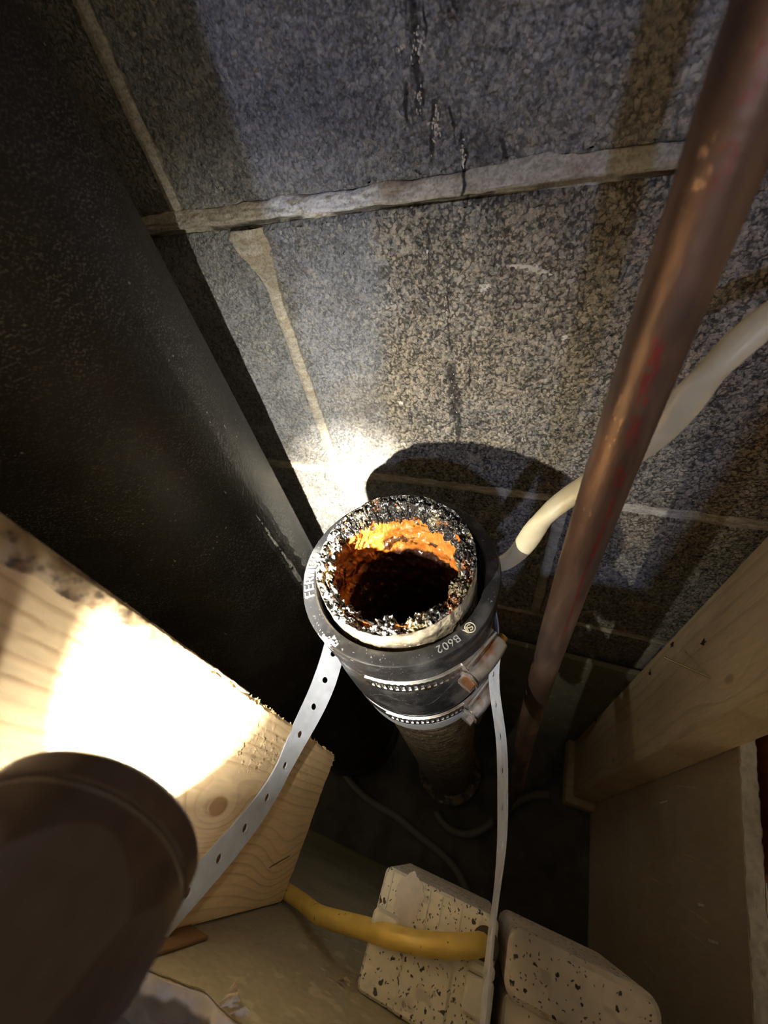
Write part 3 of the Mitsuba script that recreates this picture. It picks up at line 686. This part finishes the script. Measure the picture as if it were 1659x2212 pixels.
right_edge = [(-.066, -.4430), (-.023, -.4320), (.0616, -.4100), (.1277, -.3920), (.2150, -.3680)]
dw = thing('side_drywall', 'brown paper back of a drywall sheet with broken white edge, right of the cavity', 'drywall')
m, top = torn_sheet(right_edge, FLOOR, 'yz', DX + .0006, DX + .0130, 61, .0045)
obj('gypsum_core', m, 'gypsum', dw, smooth=40, label='crumbling white gypsum edge')
s = ngrid(-.066, .215, .002); zt = np.interp(s, *np.array(right_edge).T) - .0006 + .0012 * (meshkit.fbm(np.stack([s * 200, s * 0, s * 0], 1), 3, 5) - .5)
Pp = np.stack([np.stack([s * 0 + x, s, z], 1) for x, z in ((DX + .0005, zt), (DX, zt), (DX, s * 0 + FLOOR), (DX + .0005, s * 0 + FLOOR))], 1)
obj('paper_face', grid(Pp, close_v=True), 'drywall_paper', dw, smooth=False)
mat('white_paint', lambda p, n, uv: mi.Color3f(.72, .68, .58) * (.8 + .4 * fbm(p.x * 200, p.y * 200, p.z * 200, 3)), .7)
for y, z, l in ((.107, -.555, .020), (.030, -.490, .010), (.010, -.475, .016)):
    obj('paint_streak', cbox([DX - .0006, y - .0009, z - l / 2], [DX + .0002, y + .0009, z + l / 2], .0003), 'white_paint', dw, smooth=False)
mat('stained_wood', lambda p, n, uv: mi.Color3f(.27, .085, .028) * (.6 + .8 * fbm(p.x * 200, p.y * 200, p.z * 20, 4)), .5)
obj('stained_board', cbox([.2070, .0600, -.9], [.2250, .2300, -.395], .001), 'stained_wood', smooth=False, label='reddish-brown stained board beyond the broken drywall edge at the right of the picture', category='board')
obj('white_trim', cbox([.1985, -.0200, -.9], [.2060, .0560, -.438], .001), 'white_paint', smooth=False, label='white painted trim strip against the broken drywall edge, low at the right of the picture', category='trim')

# ------------------------------------------------------------------ drywall at the front, seen from behind
fd = thing('front_drywall', 'olive paper back of the front drywall with a torn hole edge, below the flashlight', 'drywall')
front_edge = [(-.40, .30), (-.124, .30), (-.1225, -.188), (-.112, -.190), (-.094, -.1900), (-.079, -.2000), (-.070, -.1965), (-.062, -.1960), (-.02, -.200), (.02, -.20), (.032, -.145), (.112, -.140), (.1135, .30), (.300, .30)]  # out-of-view right side raised and widened to block the room lamp
m, top = torn_sheet(front_edge, FLOOR, 'xz', -.0678, -.0800, 71, .0040)
mat('gypsum_torn', lambda p, n, uv: mix((.11, .088, .060), (.40, .36, .29), smoothstep(-.0725, -.0705, p.y + .002 * (noise(p.x * 300, 1, 2) - .5))) * (.65 + .5 * fbm(p.x * 260, p.y * 260, p.z * 260, 4)), .95, lambda p, n, uv: .0015 * fbm(p.x * 330, p.y * 330, p.z * 330, 4))
obj('gypsum_core', m, 'gypsum_torn', fd, smooth=40, label='white gypsum of the torn edge')
mat('drywall_olive', lambda p, n, uv: mix((.200, .180, .120), (.285, .255, .175), fbm(p.x * 25, p.z * 25, 3, 4)) * (.9 + .2 * fbm(p.x * 400, p.z * 400, 2, 2)) + mi.Color3f(.10, .095, .08) * smoothstep(.62, .72, fbm(p.x * 130, p.z * 130, 7, 3)) * smoothstep(.04, .01, dr.abs(p.x + .055)) * .6, .85)
s = ngrid(-.40, .300, .002); zt = np.interp(s, *np.array(front_edge).T) - .0012 + .003 * (meshkit.fbm(np.stack([s * 200, s * 0, s * 0], 1), 3, 6) - .5)
Pp = np.stack([np.stack([s, s * 0 + y, z], 1) for y, z in ((-.0675, zt), (-.0671, zt), (-.0671, s * 0 + FLOOR), (-.0675, s * 0 + FLOOR))], 1)
obj('paper_face', grid(Pp, close_v=True), 'drywall_olive', fd, smooth=False)
mat('torn_paper', (.42, .35, .25), .9)


def scrap(base, tip, w, seed, curl=.002):
    base, tip = np.array(base), np.array(tip); t = np.linspace(0, 1, 24)
    p = base + (tip - base) * t[:, None] + curl * np.sin(np.pi * t * 1.6)[:, None] * np.array([.6, .7, .3])
    ww = w * (1 - t) ** .6 * (.5 + meshkit.fbm(np.stack([t * 9, t * 0, t * 0], 1), 3, seed)) + .0003
    side = np.array([.8, .1, -.5]); sd = side / np.linalg.norm(side)
    jit = .0012 * (meshkit.fbm(np.stack([t * 14, t * 0 + 5, t * 0], 1), 3, seed + 1) - .5)[:, None] * np.array([0, 1, 1])
    return grid(np.stack([p - ww[:, None] * sd + jit, p + jit * 2 + np.array([0, .0006, 0]), p + ww[:, None] * sd - jit], 1))


for k, (b, t_, w_) in enumerate((((-.0712, -.0668, -.1985), (-.0700, -.0610, -.2040), .0016), ((-.0690, -.0668, -.1975), (-.0655, -.0615, -.1975), .0020), ((-.0655, -.0668, -.1970), (-.0600, -.0635, -.1970), .0020), ((-.0500, -.0668, -.2790), (-.0420, -.0640, -.2770), .0016))):
    obj('torn_paper', scrap(b, t_, w_, 80 + k), 'torn_paper', fd, smooth=True, label='curled scrap of torn paper')

# ------------------------------------------------------------------ electrical boxes in the front drywall
def specks(base, seed, dens=.5):
    def fn(p, n, uv):
        c = mi.Color3f(*base) * (.72 + .5 * fbm(p.x * 140 + seed, p.y * 140, p.z * 140, 4))
        a, b = p.x + .0022 * (fbm(p.x * 700, p.y * 700, p.z * 700, 2) - .5), p.y + p.z + .0022 * (fbm(p.x * 700 + 40, p.y * 700, p.z * 700, 2) - .5)
        d1, d2, r = voronoi(a * 560 + seed, b * 560)
        sp = (1 - smoothstep(.16, .26, d1)) * smoothstep(dens, dens + .05, r)
        g1, g2, q = voronoi(a * 230 + seed * 3, b * 230)
        bl = (1 - smoothstep(.16, .22, g1 + .16 * (noise(p.x * 900, p.y * 900, p.z * 900) - .5))) * smoothstep(.80, .83, q)
        c = mix(c, (.025, .022, .018), dr.maximum(sp * .9, bl))
        return mix(c, mi.Color3f(.30, .25, .20), smoothstep(.60, .72, fbm(p.x * 100 + 7, p.y * 160, seed, 3)) * .45)
    return fn
mat('box_plastic', specks((.64, .60, .48), 1.7, .62), .62, lambda p, n, uv: .0003 * fbm(p.x * 500, p.y * 500, p.z * 500, 3))
mat('box_clean', lambda p, n, uv: mi.Color3f(.60, .575, .46) * (.85 + .25 * fbm(p.x * 150, p.y * 150, p.z * 150, 3)), .55)
mat('fibre_box', specks((.58, .52, .42), 5.3, .80), .85, lambda p, n, uv: .0006 * fbm(p.x * 700, p.y * 700, p.z * 700, 3))
mat('plaster', lambda p, n, uv: mi.Color3f(.56, .51, .45) * (.75 + .45 * fbm(p.x * 250, p.y * 250, p.z * 250, 4)), .9, lambda p, n, uv: .0006 * fbm(p.x * 500, p.y * 500, p.z * 500, 3))
ZB = -.2817


def rbox(x0, x1, y0, y1, z0, z1, r, c=.0012):
    """Upright box with rounded corners seen from above and a chamfered top."""
    from shapely.geometry import box as sbox
    p = sbox(x0 + r, y0 + r, x1 - r, y1 - r).buffer(r, 8)
    q = p.buffer(-c)
    lo = trimesh.creation.extrude_polygon(p, z1 - c - z0, engine='earcut'); lo.apply_translation([0, 0, z0])
    pts = np.vstack([np.c_[np.array(p.exterior.coords), np.full(len(p.exterior.coords), z) ] for z in (z0, z1 - c)] + [np.c_[np.array(q.exterior.coords), np.full(len(q.exterior.coords), z1)]])
    return trimesh.convex.convex_hull(pts)


eb = thing('outlet_box', 'pale plastic outlet box speckled black that the yellow cable enters, seen from above', 'electrical box')
obj('body', rbox(-.0415, .0178, -.0668, -.0200, -.372, ZB, .0030), 'box_plastic', eb, smooth=30)
obj('side_lug', rbox(-.0420, -.0280, -.0490, -.0365, ZB - .002, ZB + .0030, .0030), 'box_clean', eb, smooth=30)
obj('middle_rib', rbox(-.0235, .0005, -.0665, -.0420, ZB - .002, ZB + .0016, .0020), 'box_plastic', eb, smooth=30)
obj('cable_clamp', cat([rbox(.0062, .0186, -.0545, -.0415, ZB - .002, ZB + .0042, .0010), rbox(.0066, .0184, -.0412, -.0365, ZB - .002, ZB + .0026, .0015)]), 'box_clean', eb, smooth=30, label='raised cable clamp tab')
for x in (-.0370, -.0165, -.0100, .0000):
    obj('rib_line', cbox([x - .0003, -.040, ZB - .001], [x + .0003, -.0215, ZB + .0007], .0002), 'box_clean', eb, smooth=False)
hole = trimesh.creation.cylinder(.0062, .0010, sections=32); hole.apply_translation([.0128, -.0305, ZB + .0001])
obj('cable_hole', hole, 'gouge', eb, smooth=30, label='dark knockout hole')
th = np.linspace(0, 2 * np.pi, 60, endpoint=False); rr = 1 + .5 * (meshkit.fbm(np.stack([np.cos(th) * 3, np.sin(th) * 3, th * 0], 1), 3, 8) - .5)
pm = trimesh.creation.extrude_polygon(Polygon(np.c_[-.0268 + .0070 * rr * np.cos(th) + .0006 * np.sin(th), -.0290 + .0098 * rr * np.sin(th)]), .0011, engine='earcut'); pm.apply_translation([0, 0, ZB - .0003])
obj('plaster_crust', pm, 'plaster', eb, smooth=False, label='flat patch of dried plaster')
fb = thing('outlet_box', 'beige rounded fibre box right of the speckled plastic box, foot of the right drywall', 'electrical box')
obj('body', rbox(.0228, .0860, -.0440, -.0200, -.372, ZB, .0062, .0022), 'fibre_box', fb, smooth=30)
obj('flange', rbox(.0236, .0850, -.0668, -.0430, -.372, ZB - .0050, .0030), 'fibre_box', fb, smooth=30)

# ------------------------------------------------------------------ flashlight
mat('anodised', lambda p, n, uv: mi.Color3f(.085, .060, .052) * (.8 + .4 * noise(p.x * 300, p.y * 300, p.z * 300)), .36, specular=.6, metallic=.2)
mat('anodised_rim', (.24, .21, .18), .25, specular=.7, metallic=.6)
mat('mirror', (.80, .80, .80), .28, metallic=1.0)
fl = thing('flashlight', 'black metal flashlight held in from the lower left, shining past the cut stud', 'flashlight')
RF = .0252
ax = -FL_N; e1 = np.cross(ax, [0, 0, 1.]); e1 /= np.linalg.norm(e1); e2 = np.cross(ax, e1)


def turned(fn, ss, n=180):
    a = np.linspace(0, 2 * np.pi, n, endpoint=False)
    return grid(np.array([FL_F + s * ax + (fn(s, a) * np.cos(a))[:, None] * e1 + (fn(s, a) * np.sin(a))[:, None] * e2 for s in ss]), close_v=True)


def shell(pts):
    s, r = np.array(pts).T
    return lathe([(x, y) for x, y in pts], FL_F, ax, n=160)


obj('bezel', shell([(.0, .0212), (.0, .0236), (.0004, .0247), (.0012, RF), (.0060, RF), (.0066, .0246), (.0070, .0232)]), 'anodised', fl, smooth=25)
obj('bezel_ring', shell([(.0066, .0240), (.0070, .0250), (.0078, .0250), (.0082, .0240)]), 'anodised_rim', fl, smooth=25)
def headr(s, a):
    apo = .0249 - max(0., s - .0115) * .45
    hexr = np.maximum(apo, .0150) / np.cos((a + .35 + np.pi / 6) % (np.pi / 3) - np.pi / 6)
    return np.minimum(hexr, .0248 - max(0., s - .030) * .25)
obj('head', turned(headr, np.r_[.0078, .0080, np.linspace(.0082, .040, 70)]), 'anodised', fl, smooth=18)
obj('barrel', shell([(.0400, .0190), (.0420, .0150), (.120, .0150), (.122, .0140), (.122, 0)]), 'anodised', fl, smooth=25)
obj('reflector', shell([(.0000, .0205), (.0030, .0190), (.0065, .0150), (.0095, .0090), (.0112, .0045)]), 'mirror', fl, smooth=True)
disk = lathe([(.0112, .0046), (.0112, 0.)], FL_F, ax, n=24)
obj('led_plate', disk, 'white_paint', fl, smooth=False)
led = FL_F + .0106 * ax
a = np.linspace(0, 2 * np.pi, 20, endpoint=False); vv = np.vstack([led + .0020 * (np.cos(a)[:, None] * e1 + np.sin(a)[:, None] * e2), led])
ff = np.array([[i, (i + 1) % 20, 20] for i in range(20)])
nn = np.cross(vv[1] - vv[0], vv[20] - vv[0])
if nn @ FL_N < 0: ff = ff[:, ::-1]
key = obj('led', trimesh.Trimesh(vv, ff, process=False), 'white_paint', fl, smooth=False)
scene[key]['emitter'] = {'type': 'area', 'radiance': rgb(LED_POWER * 1.0, LED_POWER * .97, LED_POWER * .86)}
bt = FL_F + .0095 * ax
hot = np.array([-.152, .2335, -.268])
for k in range(8):                                                     # the reflector's beam leaves a small disc, not a point; half of it tight, half wide
    o = bt + .0018 * (math.cos(k * math.pi / 4 + .3) * e1 + math.sin(k * math.pi / 4 + .3) * e2) * (1 if k % 4 < 2 else .5)
    power, cut, width = ((CORE / 4, 15., 1.), (BEAM / 4, 50., 2.))[k % 2]
    scene[f'flashlight_beam_{k}'] = {'type': 'spot', 'to_world': T().look_at(origin=o.tolist(), target=hot.tolist(), up=[0, 0, 1]), 'cutoff_angle': cut, 'beam_width': width, 'intensity': rgb(power * 1.0, power * .95, power * .82)}
flood = np.array([-.655, .44, -.625])  # extra off-axis spot, added to brighten the stud and its bounce
scene['added_stud_flood'] = {'type': 'spot', 'to_world': T().look_at(origin=bt.tolist(), target=(bt + flood).tolist(), up=[0, 0, 1]), 'cutoff_angle': 28.5, 'beam_width': 20., 'intensity': rgb(FLOOD * 1.0, FLOOD * .93, FLOOD * .78)}
